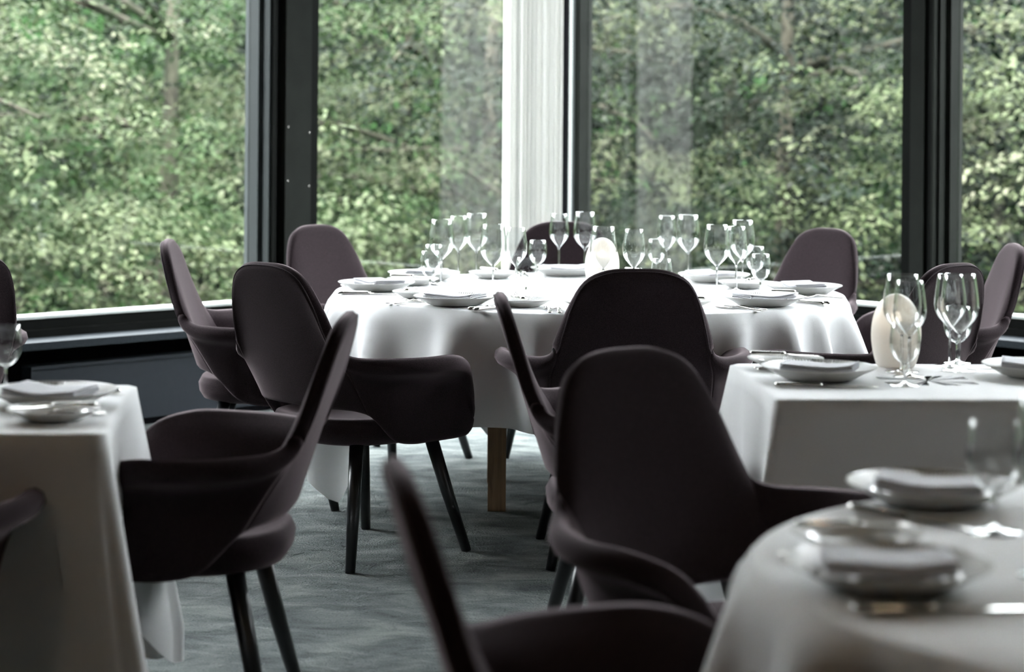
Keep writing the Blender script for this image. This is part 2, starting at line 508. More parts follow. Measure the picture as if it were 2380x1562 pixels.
# pillar positions measured along each wall
PIL = {'left': [s_at(738, 300, 'left', 0.1), s_at(640, 300, 'left', 0.1)],
       'right': [s_at(2100, 300, 'right', 0.1), s_at(2170, 300, 'right', 0.1)]}
GLASS_D = -0.05
win_no, trim_no = 0, 0
for side in ('left', 'right'):
    a0, a1 = PIL[side]
    mid = (a0 + a1) / 2
    bay = mid
    wall = tag(bpy.data.objects.new('wall_' + side, None), 'low black wall below the windows and lintel above, %s of the corner post' % side, kind='structure')
    COL.objects.link(wall)
    wbox(MB(), side, 0, ROOM, -0.25, -0.02, 0.0, SILL - 0.08).build('apron', M_DARK, wall, False)
    wbox(MB(), side, 0, ROOM, -0.25, 0.05, HEAD, CEIL).build('lintel', M_FRAME, wall, False)
    wbox(MB(), side, 0.0, ROOM, -0.02, 0.20, SILL - 0.115, SILL - 0.085).build('ledge', M_STONE, wall, False)
    wbox(MB(), side, 0.0, ROOM, -0.02, 0.02, 0.0, 0.07).build('skirting', M_FRAME, wall, False)
    npil = 3
    w = a1 - a0
    cents = [mid + bay * 1.02 * k for k in range(npil)]
    prev = 0.045
    for k in range(npil + 1):
        last = k == npil
        end = ROOM - 0.05 if last else cents[k] - w / 2
        if last:
            # solid wall closes the end of the window row
            wbox(MB(), side, cents[-1] + w / 2, ROOM, -0.25, 0.0, SILL - 0.08, HEAD).build('solid_bay', M_WALL, wall, False)
            break
        win_no += 1
        win = tag(bpy.data.objects.new('window_%d' % win_no, None), kind='structure')
        COL.objects.link(win)
        if k == 0:
            win['label'] = 'tall fixed window between the corner post and the %s' % ('wide board pillar' if side == 'left' else 'slim grooved pillar')
        elif k == 1:
            win['label'] = 'tall fixed window past the %s' % ('wide board pillar' if side == 'left' else 'slim grooved pillar')
        else:
            win['label'] = 'tall fixed window further along the %s' % ('wall with the wide board pillar' if side == 'left' else 'wall with the slim pillar')
            win['group'] = 'further windows ' + side
        s0, s1 = prev, end
        wbox(MB(), side, s0 + 0.03, s1 - 0.03, GLASS_D - 0.005, GLASS_D + 0.005, SILL, HEAD - 0.02).build('pane', M_PANE, win, False)
        wbox(MB(), side, s0, s1, GLASS_D - 0.03, 0.0, SILL - 0.085, SILL - 0.012).build('bottom_rail', M_FRAME, win, False)
        wbox(MB(), side, s0 + 0.02, s1 - 0.02, GLASS_D - 0.03, 0.006, SILL - 0.012, SILL).build('glazing_bead', M_BEAD, win, False)
        wbox(MB(), side, s0, s1, -0.02, 0.035, SILL - 0.085, SILL - 0.055).build('sill_step', M_FRAME, win, False)
        wbox(MB(), side, s0, s1, GLASS_D - 0.03, 0.0, HEAD - 0.02, HEAD + 0.04).build('top_rail', M_FRAME, win, False)
        # jambs: stepped; daylight on the left ones is also put into their lighter grey
        wbox(MB(), side, s1 - 0.035, s1, GLASS_D - 0.03, 0.06, SILL, HEAD).build('jamb', M_FRAME, win, False)
        wbox(MB(), side, s0, s0 + 0.03, GLASS_D - 0.03, 0.015, SILL, HEAD).build('jamb', M_DAYLIT_METAL if side == 'left' else M_BOARD, win, False)
        wbox(MB(), side, s0, s0 + 0.012, 0.03, 0.07, SILL, HEAD).build('jamb_strip', M_DAYLIT_METAL if side == 'left' else M_BOARD, win, False)
        # pillar after this window
        trim_no += 1
        tr = tag(bpy.data.objects.new('trim_%d' % trim_no, None), kind='structure')
        COL.objects.link(tr)
        if k == 0:
            tr['label'] = 'wide charcoal board pillar with a deep black groove' if side == 'left' else 'slim charcoal pillar with narrow grooves'
        else:
            tr['label'] = 'charcoal pillar between the further windows of the %s' % ('wall with the wide board' if side == 'left' else 'wall with the slim pillar')
            tr['group'] = 'further pillars ' + side
        c0, c1 = cents[k] - w / 2, cents[k] + w / 2
        wbox(MB(), side, c0, c1, -0.075, 0.05, 0.0, HEAD).build('core', M_DARK, tr, False)
        if side == 'left':
            wbox(MB(), side, c0, c0 + w * 0.13, 0.05, 0.085, SILL - 0.05, HEAD).build('strip', M_FRAME, tr, False)
            wbox(MB(), side, c0 + w * 0.15, c0 + w * 0.76, 0.05, 0.10, SILL - 0.05, HEAD).build('board', M_BOARD, tr, False)
            wbox(MB(), side, c0 + w * 0.93, c1, 0.03, 0.09, SILL - 0.05, HEAD).build('strip', M_FRAME, tr, False)
            for zz in (0.62, 0.98, 1.22):
                for sx in (0.2, 0.7):
                    p = wall_fn(side)(c0 + w * sx, 0.1005, zz + sx * 0.05)
                    q = wall_fn(side)(c0 + w * sx, 0.102, zz + sx * 0.05)
                    MB().tube([p, q], [0.004, 0.003], 8).build('screw', M_STEEL, tr)
        else:
            for f0, f1, dd, mt in ((0.0, 0.14, 0.07, M_FRAME), (0.2, 0.66, 0.095, M_BOARD), (0.74, 0.9, 0.085, M_FRAME), (0.92, 1.0, 0.10, M_BOARD)):
                wbox(MB(), side, c0 + w * f0, c0 + w * f1, 0.05, dd, SILL - 0.05, HEAD).build('strip', mt, tr, False)
        prev = c1
trim_no += 1
post = tag(bpy.data.objects.new('trim_%d' % trim_no, None), 'dark corner post where the two window walls meet', kind='structure')
COL.objects.link(post)
m = MB()
m.box(-0.09, 0.05, -0.09, 0.05, 0, CEIL, lambda s, d, z: wall_fn('left')(s, d, z))
m.build('core', M_FRAME, post, False)
wbox(MB(), 'right', 0.05, 0.068, -0.07, 0.03, SILL, HEAD).build('strip', M_BOARD, post, False)
wbox(MB(), 'left', 0.05, 0.07, -0.08, 0.05, SILL, HEAD).build('strip', M_DARK, post, False)

# radiator covers under the ledge
def radiator(side, s0, s1, label, group=None):
    fn = wall_fn(side)
    r = thing('radiator_cover', label, 'radiator cover', fn((s0 + s1) / 2, 0.1, 0.0), 0, group)
    inv = Vector(r.location)
    def local(s, d, z):
        return tuple(Vector(fn(s, d, z)) - inv)
    fl = WALLS[side][2]
    MB().box(s0, s1, 0.045, 0.10, 0.03, 0.275, local, fl).build('panel', M_PANEL, r, False)
    MB().box(s0 - 0.012, s1 + 0.012, 0.04, 0.112, 0.275, 0.288, local, fl).build('top_lip', M_PANEL, r, False)
    MB().box(s0 - 0.012, s0 - 0.003, 0.04, 0.112, 0.0, 0.275, local, fl).build('end_strip', M_PANEL, r, False)
    MB().box(s1 + 0.003, s1 + 0.012, 0.04, 0.112, 0.0, 0.275, local, fl).build('end_strip', M_PANEL, r, False)
    MB().box(s0 + 0.03, s1 - 0.03, 0.05, 0.085, 0.0, 0.03, local, fl).build('foot_rail', M_DARK, r, False)
    return r
sl = s_at(75, 860, 'left', 0.1)
sr = s_at(643, 900, 'left', 0.1)
radiator('left', sr, sl, 'blue grey flat radiator cover under the window past the wide board pillar')
radiator('left', s_at(1140, 700, 'left', 0.1), sr - 0.2, 'blue grey flat radiator cover between the corner post and the wide board pillar')
radiator('right', 0.35, s_at(2090, 700, 'right', 0.1), 'blue grey flat radiator cover between the corner post and the slim grooved pillar')
radiator('right', s_at(2200, 700, 'right', 0.1), s_at(2200, 700, 'right', 0.1) + 1.6, 'blue grey flat radiator cover under the window past the slim grooved pillar')

# curtain drawn to the corner, with pleats
cs0, cs1 = s_at(1292, 300, 'left', 0.14), s_at(1165, 300, 'left', 0.14)
cur = thing('curtain', 'white sheer pleated curtain drawn beside the corner post', 'curtain', wall_fn('left')((cs0 + cs1) / 2, 0.14, 0.05))
rng = random.Random(4)
NP = 150
prof = []
ph = [rng.uniform(0, 6.28) for _ in range(4)]
for i in range(NP + 1):
    t = i / NP
    d = 0.14 + 0.022 * math.sin(t * 2 * math.pi * 13 + ph[0] + 1.2 * math.sin(t * 9 + ph[1])) + 0.012 * math.sin(t * 2 * math.pi * 31 + ph[2]) + 0.02 * math.sin(t * 7 + ph[3])
    prof.append((cs0 + (cs1 - cs0) * t, d))
rows = []
for j in range(9):
    z = 0.05 + (3.1 - 0.05) * j / 8
    k = 1.0 + 0.10 * (1 - j / 8)
    rows.append([Vector(wall_fn('left')(s, 0.14 + (d - 0.14) * k, z)) - Vector(cur.location) for s, d in prof])
v, f = rings_mesh(rows, False, False)
o = MB().add(v, f).build('drape', M_CURTAIN, cur)
sm = o.modifiers.new('thickness', 'SOLIDIFY'); sm.thickness = 0.0012
MB().tube([Vector(wall_fn('left')(cs0 - 0.05, 0.14, 3.11)) - Vector(cur.location), Vector(wall_fn('left')(cs1 + 0.1, 0.14, 3.11)) - Vector(cur.location)], [0.012, 0.012], 8).build('rail', M_BEAD, cur)

# bead chain of the blind
bx, by = 0.0, 0.0
sc0 = s_at(1327, 300, 'left', 0.16)
cp = wall_fn('left')(sc0, 0.16, 0.0)
chain = thing('blind_chain', 'white bead chain loop of the blind hanging beside the corner post', 'chain', (cp[0], cp[1], 0.70))
mbb = MB()
for k in range(175):
    z = k * 0.0132
    for dx in (0.0, 0.018):
        c = Vector((-dx * 0.3, dx, z))
        oct_ = [c + Vector(q) * 0.0062 for q in ((1, 0, 0), (0, 1, 0), (-1, 0, 0), (0, -1, 0), (0, 0, 1), (0, 0, -1))]
        mbb.add(oct_, [(0, 1, 4), (1, 2, 4), (2, 3, 4), (3, 0, 4), (1, 0, 5), (2, 1, 5), (3, 2, 5), (0, 3, 5)])
tag(mbb.build('beads', M_BEAD, chain), kind='stuff')
MB().tube([(0, 0, 0), (0, 0, 2.30)], [0.0012, 0.0012], 5).build('cord', M_BEAD, chain)

# ceiling downlights behind the diners (the room's own warm lamps)
for i, (x, y) in enumerate(((-1.6, 1.6), (1.8, 1.2), (-0.2, -1.2), (-3.2, 3.6), (3.4, 3.4))):
    dl = thing('downlight', 'round recessed warm ceiling downlight', 'ceiling light', (x, y, CEIL - 0.035), 0, 'ceiling downlights')
    MB().lathe([(0.055, 0.035), (0.075, 0.035), (0.075, 0.0), (0.055, 0.0)], 24, True).build('ring', M_BEAD, dl)
    MB().lathe([(0.054, 0.010), (0.054, 0.014)], 24).build('lens', M_DOWN, dl)

# ------------------------------------------------------------------ the armchair
TABLE_H = 0.71
CH = 0.875
def make_chair():
    root = thing('armchair', '', 'chair')
    cols = [  # bottom (forward, side, up), rim (forward, side, up), arm flare
        ((-0.215, 0.000, 0.474), (-0.340, 0.000, 0.866), 0.0),
        ((-0.213, 0.070, 0.474), (-0.337, 0.085, 0.860), 0.0),
        ((-0.205, 0.130, 0.474), (-0.326, 0.148, 0.828), 0.0),
        ((-0.190, 0.178, 0.474), (-0.305, 0.188, 0.757), 0.0),
        ((-0.165, 0.212, 0.468), (-0.281, 0.214, 0.678), 0.05),
        ((-0.138, 0.232, 0.452), (-0.252, 0.232, 0.620), 0.2),
        ((-0.105, 0.242, 0.415), (-0.212, 0.268, 0.598), 0.7),
        ((-0.060, 0.250, 0.378), (-0.135, 0.326, 0.594), 1.0),
        ((0.005, 0.250, 0.364), (-0.040, 0.360, 0.594), 1.0),
        ((0.075, 0.250, 0.364), (0.055, 0.362, 0.594), 1.0),
        ((0.140, 0.250, 0.364), (0.135, 0.335, 0.572), 0.9),
        ((0.185, 0.252, 0.366), (0.180, 0.310, 0.515), 0.7),
        ((0.218, 0.250, 0.370), (0.214, 0.286, 0.450), 0.4),
        ((0.236, 0.242, 0.378), (0.232, 0.258, 0.405), 0.2)]
    rows = [[], [], [], []]
    for b, r, fl in cols:
        b, r = np.array(b), np.array(r)
        def mixp(h, z):
            p = b + (r - b) * h
            p[2] = b[2] + (r[2] - b[2]) * z
            return p
        rows[0].append(b)
        rows[1].append(mixp(0.36 + (0.22 - 0.36) * fl, 0.36 + (0.42 - 0.36) * fl))
        rows[2].append(mixp(0.70 + (0.47 - 0.70) * fl, 0.70 + (0.80 - 0.70) * fl))
        rows[3].append(r)
    full = []
    for rw in rows:
        left = [p * np.array([1, -1, 1]) for p in rw[:0:-1]]
        full.append(catmull(left + rw, 4))
    grid = []                                   # grid[s][t]
    NT = 6
    for s in range(len(full[0])):
        grid.append(catmull([full[k][s] for k in range(4)], NT))
    grid = np.array(grid)
    ns, nt_ = grid.shape[:2]
    dS = np.gradient(grid, axis=0)
    dT = np.gradient(grid, axis=1)
    nrm = np.cross(dS, dT)
    nrm /= np.linalg.norm(nrm, axis=2, keepdims=True) + 1e-9
    fl_half = [c[2] for c in cols]
    arm_w = np.clip(catmull([np.array([q]) for q in fl_half[:0:-1] + fl_half], 4)[:, 0], 0, 1)
    rings = []
    TH = 0.0165
    for s in range(ns):
        g, n_, t_ = grid[s], nrm[s], dT[s] / (np.linalg.norm(dT[s], axis=1, keepdims=True) + 1e-9)
        TH = 0.0165 + 0.007 * arm_w[s]
        th = np.linspace(0.0165, TH, nt_)
        ring = [g[k] + n_[k] * th[k] for k in range(nt_)]
        for a in (45, 90, 135):
            ring.append(g[-1] + n_[-1] * TH * math.cos(math.radians(a)) + t_[-1] * TH * math.sin(math.radians(a)))
        ring += [g[k] - n_[k] * th[k] for k in range(nt_ - 1, -1, -1)]
        for a in (135, 90, 45):
            ring.append(g[0] + n_[0] * 0.0165 * math.cos(math.radians(a)) - t_[0] * 0.0165 * math.sin(math.radians(a)))
        rings.append(ring)
    half = (ns - 1) // 2
    cut = 19                                     # seam between the backrest and each arm
    for nm, i0, i1 in (('armrest', 0, half - cut), ('backrest', half - cut, half + cut), ('armrest', half + cut, ns - 1)):
        v, f = rings_mesh(rings[i0:i1 + 1])
        MB().add(v, f).build(nm, M_FELT, root)
    # stitched seam along the rim of the back
    TH = 0.0165
    pts = [Vector(grid[s][-1] + nrm[s][-1] * (-TH * 0.72) + (dT[s][-1] / np.linalg.norm(dT[s][-1])) * TH * 0.72) for s in range(half - cut, half + cut + 1)]
    MB().tube(pts, [0.0016] * len(pts), 6).build('rim_seam', M_SEAM, root)
    # seat pan
    prof = [(0.0, 0.405), (0.45, 0.408), (0.72, 0.418), (0.88, 0.428), (0.96, 0.424), (1.0, 0.404), (0.985, 0.376), (0.93, 0.355), (0.80, 0.345), (0.5, 0.340), (0.0, 0.340)]
    NA = 40
    rr = []
    for k, z in prof[1:-1]:
        ring = []
        for i in range(NA):
            a = 2 * math.pi * i / NA
            c, s_ = math.cos(a), math.sin(a)
            ex = 2 / 2.7
            u = 0.018 + 0.244 * k * math.copysign(abs(c) ** ex, c)
            w = 0.238 * k * math.copysign(abs(s_) ** ex, s_) * (1.0 - 0.06 * max(0, -c))
            zz = z - (0.02 * max(0, c) if k > 0.8 and z > 0.4 else 0)
            ring.append((u, w, zz))
        rr.append(ring)
    v, f = rings_mesh(rr[::-1])
    MB().add(v, f).build('seat', M_FELT, root)
    for sx in (1, -1):
        for sy in (1, -1):
            MB().tube([(0.02 + sx * 0.145, sy * 0.155, 0.352), (0.02 + sx * 0.185, sy * 0.19, 0.18), (0.02 + sx * 0.23, sy * 0.23, 0.0)], [0.021, 0.019, 0.0145], 14).build('leg', M_BLACKWOOD, root)
    return root
chairs = Proto(make_chair())
def put_chair(label, x, y, deg, group=None):
    return chairs.place(label, 'chair', (x, y, 0), math.radians(deg), group)
put_chair('plum armchair facing the round table, white cloth tail hanging behind its legs', -0.465, 6.33, 45)
put_chair('plum armchair seen square from behind, tucked in at the round table', 0.34, 6.30, 93)
put_chair('plum armchair at the round table, half hidden behind the egg lamp and glasses', 1.09, 6.55, 135)
put_chair('plum armchair in profile beside the radiator cover, facing the round table', -0.83, 7.19, 2)
put_chair('plum armchair in profile between the slim pillar and round table, backrest leaning away', 1.42, 7.36, 179)
put_chair('plum armchair standing before the wide board pillar at the round table', -0.49, 8.03, -36)
put_chair('plum armchair standing before the window beside the slim grooved pillar', 0.97, 8.10, 215)
put_chair('plum armchair below the white curtain and corner post', 0.215, 8.33, -90)
put_chair('plum armchair drawn up to the square table with the plaid-folded napkin'.replace('plaid-folded', 'brownish folded'), -0.69, 4.56, 178)
put_chair('large plum armchair with its inner back turned toward the near round table', 0.43, 3.63, -50)
put_chair('plum armchair in narrow profile at the square table with the egg lamp', 0.315, 5.10, 2)
put_chair('plum armchair closest to the near round table, only back and one arm showing', 0.20, 2.62, 8)
put_chair('plum armchair back edge standing between left radiator cover and square table'.replace('left radiator', 'radiator'), -1.885, 6.58, 135)
put_chair('plum armchair whose single arm shows before the square table cloth', -1.235, 3.82, 90)

# ------------------------------------------------------------------ tables and cloths
def round_cloth(R, half, drop_max, rot, seed, folds=20, amp=0.078):
    rng = random.Random(seed)
    NA, NH = 256, 18
    ph = [rng.uniform(0, 6.28) for _ in range(5)]
    def fold(a):
        w = a + 0.10 * math.sin(3 * a + ph[0]) + 0.06 * math.sin(5 * a + ph[1])
        s = math.sin(folds * w + ph[2])
        s2 = math.sin((folds * 0.5 + 0.5) // 1 * w + ph[3])
        am = 0.6 + 0.4 * math.sin(4 * a + ph[4])
        return (0.5 + 0.5 * s) ** 1.9 * (0.75 + 0.5 * am) + 0.30 * s2
    rings = []
    for r in (0.02, R * 0.5, R * 0.85, R - 0.012):
        rings.append([(r * math.cos(2 * math.pi * i / NA), r * math.sin(2 * math.pi * i / NA), 0) for i in range(NA)])
    rings.append([((R - 0.003) * math.cos(2 * math.pi * i / NA), (R - 0.003) * math.sin(2 * math.pi * i / NA), -0.003) for i in range(NA)])
    for j in range(1, NH + 1):
        t = j / NH
        ring = []
        for i in range(NA):
            a = 2 * math.pi * i / NA
            dl = ((a - rot + math.pi / 4) % (math.pi / 2)) - math.pi / 4      # angle from the nearest edge of the square cloth
            drop = half - R + (drop_max - half + R) * (abs(dl) / (math.pi / 4)) ** 3.0
            cw = (abs(dl) / (math.pi / 4)) ** 3
            h = 0.008 + t * drop
            g = min(1.0, h / 0.26) ** 0.9
            f_ = fold(a)
            r = R + 0.004 + 0.012 * min(1, h / 0.05) + amp * (1.0 + 0.8 * cw) * g * f_ - 0.05 * cw * g
            ring.append((r * math.cos(a), r * math.sin(a), -h))
        rings.append(ring)
    v, f = rings_mesh(rings, True, False)
    f.append(tuple(range(NA)))
    return v, f

def square_cloth(hx, hy, drop, corner_extra, flare, seed):
    rng = random.Random(seed)
    per = []
    rc, NS, NC = 0.02, 40, 14
    for k, (cx, cy_, a0) in enumerate(((hx - rc, hy - rc, 0), (-hx + rc, hy - rc, 90), (-hx + rc, -hy + rc, 180), (hx - rc, -hy + rc, 270))):
        for i in range(NC + 1):
            a = math.radians(a0 + 90 * i / NC)
            per.append((cx + rc * math.cos(a), cy_ + rc * math.sin(a), math.cos(a), math.sin(a), 0.0, k))
        nx = ((-hx + rc, hy - rc), (-hx + rc, -hy + rc), (hx - rc, -hy + rc), (hx - rc, hy - rc))[k]
        a = math.radians(a0 + 90)
        L = math.hypot(nx[0] - cx, nx[1] - cy_)
        for i in range(1, NS):
            t = i / NS
            per.append((cx + (nx[0] - cx) * t + rc * math.cos(a), cy_ + (nx[1] - cy_) * t + rc * math.sin(a), math.cos(a), math.sin(a), min(t, 1 - t) * L, k))
    ph = [rng.uniform(0, 6.28) for _ in range(4)]
    N = len(per)
    rings = []
    for sc_ in (0.02, 0.5, 0.9):
        rings.append([(p[0] * sc_, p[1] * sc_, 0) for p in per])
    rings.append([(p[0] - p[2] * 0.008, p[1] - p[3] * 0.008, 0) for p in per])
    NH = 16
    for j in range(0, NH + 1):
        t = j / NH
        ring = []
        for i, (x, y, nx, ny, dist, k) in enumerate(per):
            w = math.exp(-(dist / 0.085) ** 2)
            w2 = math.exp(-((dist - 0.17) / 0.07) ** 2)
            h = 0.004 + t * (drop + corner_extra * math.exp(-(dist / 0.16) ** 2))
            g = min(1.3, h / 0.42)
            dx, dy = math.copysign(S2, x), math.copysign(S2, y)
            wob = 0.010 * math.sin(i * 0.21 + ph[0]) + 0.008 * math.sin(i * 0.37 + ph[1])
            out = (0.006 + wob * g + 0.014 * g - 0.020 * w2 * g)
            ring.append((x + nx * out + dx * flare * w * g, y + ny * out + dy * flare * w * g, -h))
        rings.append(ring)
    v, f = rings_mesh(rings, True, False)
    f.append(tuple(range(N)))
    return v, f

def add_legs(t, spots, h, r=0.03, mat=M_OAK):
    for x, y in spots:
        MB().box(x - r, x + r, y - r, y + r, 0, h).build('leg', mat, t, False)
def round_table(label, cloth_label, loc, R, rot, seed, legs, mids, corners):
    t = thing('round_table', label, 'table', (loc[0], loc[1], 0))
    MB().lathe([(R - 0.02, TABLE_H - 0.032), (R - 0.012, TABLE_H - 0.03), (R - 0.012, TABLE_H - 0.008), (R - 0.02, TABLE_H - 0.006)], 64).build('tabletop', M_OAK, t)
    add_legs(t, legs, TABLE_H - 0.032)
    c = MB().add(*round_cloth(R, mids, corners, rot, seed)).build('tablecloth', M_CLOTH)
    c.location = (loc[0], loc[1], TABLE_H)
    tag(c, cloth_label, 'tablecloth')
    if seed == 11:                               # small beige tag on the hem of the hanging corner
        p = c.data.vertices[22 * 256 + int(208 / 360 * 256)].co
        MB().box(p.x - 0.004, p.x + 0.004, p.y - 0.012, p.y + 0.012, p.z - 0.006, p.z + 0.026).build('hem_tag', M_PALEOAK, c, False)
    return t
def square_table(label, cloth_label, loc, hx, hy, rz, drop, extra, flare, seed):
    t = thing('square_table', label, 'table', (loc[0], loc[1], 0), rz)
    MB().box(-hx + 0.012, hx - 0.012, -hy + 0.012, hy - 0.012, TABLE_H - 0.032, TABLE_H - 0.006).build('tabletop', M_OAK, t, False)
    add_legs(t, [(sx * (hx - 0.1), sy * (hy - 0.1)) for sx in (1, -1) for sy in (1, -1)], TABLE_H - 0.032)
    c = MB().add(*square_cloth(hx, hy, drop, extra, flare, seed)).build('tablecloth', M_CLOTH)
    c.location = (loc[0], loc[1], TABLE_H)
    c.rotation_euler = (0, 0, rz)
    tag(c, cloth_label, 'tablecloth')
    return t
TC = Vector((0.27, 7.26, 0))
TR = 0.875
legs = [(-0.31, -0.246), (0.33, -0.246), (-0.318, 0.30), (0.33, 0.30)]
round_table('large round oak table in front of the corner windows', 'long white cloth falling in folds round the large window table', TC, TR, math.radians(247), 11, legs, 1.215, 0.675)
NC_ = Vector((1.02, 2.78, 0))
NR = 0.70
legs = [(0.35 * math.cos(0.4 + k * math.pi / 2), 0.35 * math.sin(0.4 + k * math.pi / 2)) for k in range(4)]
round_table('smaller round oak table hidden under a draped white cloth', 'white cloth with tight folds on the smaller round table', NC_, NR, math.radians(165), 5, legs, 1.02, 0.56)
square_table('square oak table carrying the white egg lamp', 'white cloth on the square table with the egg lamp', (0.955, 4.83), 0.40, 0.33, math.radians(2.5), 0.44, 0.20, 0.085, 3)
square_table('square oak table beside the radiator cover side chair'.replace(' side chair', ''), 'shadowed white cloth on the square table with the brownish folded napkin', (-1.165, 4.245), 0.375, 0.36, math.radians(5.5), 0.40, 0.22, 0.075, 8)

# small low oak stand on the carpet
x, y = at(768, 1020, 0)
st = thing('oak_stand', 'small low slatted oak stand on the carpet behind chair legs', 'stand', (x, y, 0), math.radians(10))
MB().box(-0.09, 0.06, -0.05, 0.05, 0.012, 0.028).build('slat', M_PALEOAK, st, False)
MB().box(-0.09, 0.06, -0.04, 0.04, 0.045, 0.06).build('slat', M_PALEOAK, st, False)
for sx in (-0.07, 0.04):
    MB().box(sx - 0.008, sx + 0.008, -0.035, 0.035, 0.0, 0.045).build('foot', M_PALEOAK, st, False)

# ------------------------------------------------------------------ tableware prototypes
def make_plate(name, R, hgt):
    k = R / 0.132
    prof = [(0.001, 0.004), (0.045 * k, 0.004), (0.076 * k, 0.0055), (0.084 * k, 0.0085), (0.092 * k, 0.0125), (0.110 * k, hgt * 0.66), (0.128 * k, hgt * 0.93), (R - 0.001, hgt), (R, hgt - 0.0012),
            (R - 0.0015, hgt - 0.003), (0.126 * k, hgt * 0.93 - 0.0035), (0.106 * k, hgt * 0.52), (0.086 * k, 0.0045), (0.074 * k, 0.0010), (0.068 * k, 0.0), (0.064 * k, 0.0012), (0.001, 0.0014)]
    o = MB().lathe(prof[::-1], 72).build(name, M_PORCELAIN)
    return o
def section_loft(secs, n=10):
    """secs: (x, half width, half thickness, z centre) -> closed rings along x"""
    rings = []
    for x, w, t, z in secs:
        rings.append([(x, w * math.cos(2 * math.pi * i / n), z + t * math.sin(2 * math.pi * i / n)) for i in range(n)])
    return rings_mesh(rings)
def make_knife(name, L, handle, wide):
    r = thing(name, '', 'knife')
    v, f = section_loft([(-L / 2, 0.004, 0.003, 0.006), (-L / 2 + 0.004, 0.0092, 0.0055, 0.006), (-L / 2 + handle * 0.2, 0.0085, 0.0055, 0.006), (-L / 2 + handle * 0.55, 0.0072, 0.005, 0.006), (-L / 2 + handle * 0.88, 0.0070, 0.0048, 0.006), (-L / 2 + handle * 0.93, 0.0080, 0.0055, 0.006), (-L / 2 + handle, 0.0055, 0.004, 0.005)])
    MB().add(v, f).build('handle', M_STEEL, r)
    b0 = -L / 2 + handle - 0.002
    v, f = section_loft([(b0, 0.0055, 0.0022, 0.004), (b0 + 0.02, wide * 0.9, 0.0011, 0.0032), (L / 2 - 0.05, wide, 0.0009, 0.0025), (L / 2 - 0.015, wide * 0.8, 0.0008, 0.0022), (L / 2, 0.002, 0.0006, 0.002)], 12)
    MB().add(v, f).build('blade', M_STEEL, r)
    return r
def make_fork(name, L):
    r = thing(name, '', 'fork')
    v, f = section_loft([(-L / 2, 0.005, 0.0016, 0.0035), (-L / 2 + 0.01, 0.0090, 0.0020, 0.0035), (-L / 2 + 0.05, 0.0062, 0.0022, 0.005), (0.0, 0.0032, 0.0024, 0.009), (L / 2 - 0.085, 0.0034, 0.0022, 0.010), (L / 2 - 0.072, 0.010, 0.0014, 0.006), (L / 2 - 0.055, 0.0125, 0.0012, 0.0035), (L / 2 - 0.048, 0.0120, 0.0012, 0.0035)])
    MB().add(v, f).build('handle', M_STEEL, r)
    for k in range(4):
        y = -0.0102 + 0.0068 * k
        MB().tube([(L / 2 - 0.051, y, 0.0035), (L / 2 - 0.03, y, 0.0025), (L / 2 - 0.012, y, 0.004), (L / 2, y, 0.0075)], [0.0018, 0.0017, 0.0014, 0.0006], 6).build('tine', M_STEEL, r)
    return r
def make_glass(name, h, foot, stem0, bowl):
    r = thing(name, '', 'glass')
    th = 0.0011
    outer = bowl
    inner = [(max(rr - th, 0.0005), z + (0.004 if i == 0 else 0.0015 * (1 - i / len(bowl)))) for i, (rr, z) in enumerate(bowl)]
    rim = [((outer[-1][0] + inner[-1][0]) / 2, outer[-1][1] + 0.0006)]
    prof = [(0.0006, bowl[0][1] - 0.0005)] + outer + rim + inner[::-1]
    MB().lathe(prof, 40).build('bowl', M_BOWL, r)
    MB().lathe([(0.0045, 0.007), (0.0036, 0.014), (0.0032, stem0 * 0.6), (0.0034, stem0 * 0.85), (bowl[0][0] * 0.95, bowl[0][1] + 0.0005)], 16).build('stem', M_GLASS, r)
    MB().lathe([(foot - 0.001, 0.0), (foot, 0.0008), (foot - 0.001, 0.0016), (foot * 0.6, 0.0028), (foot * 0.25, 0.0050), (0.0045, 0.0075)], 40).build('foot', M_GLASS, r)
    return r
def make_napkin(name, length, width, layers, seed):
    rng = random.Random(seed)
    line = []
    gap = 0.0048
    for k in range(layers):
        xs = [width * 0.5 * c for c in (-1, -0.6, -0.2, 0.2, 0.6, 1)]
        if k % 2:
            xs = xs[::-1]
        for x in xs:
            line.append((x, k * gap + 0.0008 * math.sin(x * 25 + k) * (k > 0)))
        if k < layers - 1:
            ex = xs[-1] + math.copysign(0.0035, xs[-1])
            line.append((ex, k * gap + gap * 0.5))
    pts = catmull([np.array([a, b]) for a, b in line], 2)
    d = np.gradient(pts, axis=0)
    n = np.c_[-d[:, 1], d[:, 0]] / (np.linalg.norm(d, axis=1, keepdims=True) + 1e-9)
    t = 0.0017
    loop = np.concatenate([pts + n * t, (pts - n * t)[::-1]])
    rings = []
    NL = 14
    for j in range(NL + 1):
        y = -length / 2 + length * j / NL
        sag = 0.007 * (y / (length / 2)) ** 2 + 0.0012 * math.sin(j * 0.6 + seed)
        skew = 0.012 * math.sin(y * 9 + seed)
        rings.append([(p[0] + skew, y, 0.003 + sag + p[1] * (1 - 0.12 * abs(y) / length)) for p in loop])
    v, f = rings_mesh(rings)
    return MB().add(v, f).build(name, M_NAPKIN)
P_PLATE = Proto(make_plate('dinner_plate', 0.132, 0.031))
P_BREAD = Proto(make_plate('bread_plate', 0.092, 0.024))
P_KNIFE = Proto(make_knife('table_knife', 0.23, 0.105, 0.009))
P_BUTTER = Proto(make_knife('butter_knife', 0.165, 0.085, 0.0075))
P_FORK = Proto(make_fork('fork', 0.18))
BIG = [(0.0042, 0.088), (0.010, 0.094), (0.021, 0.104), (0.034, 0.118), (0.0425, 0.133), (0.0458, 0.148), (0.0455, 0.165), (0.0430, 0.188), (0.0398, 0.210), (0.0370, 0.230)]
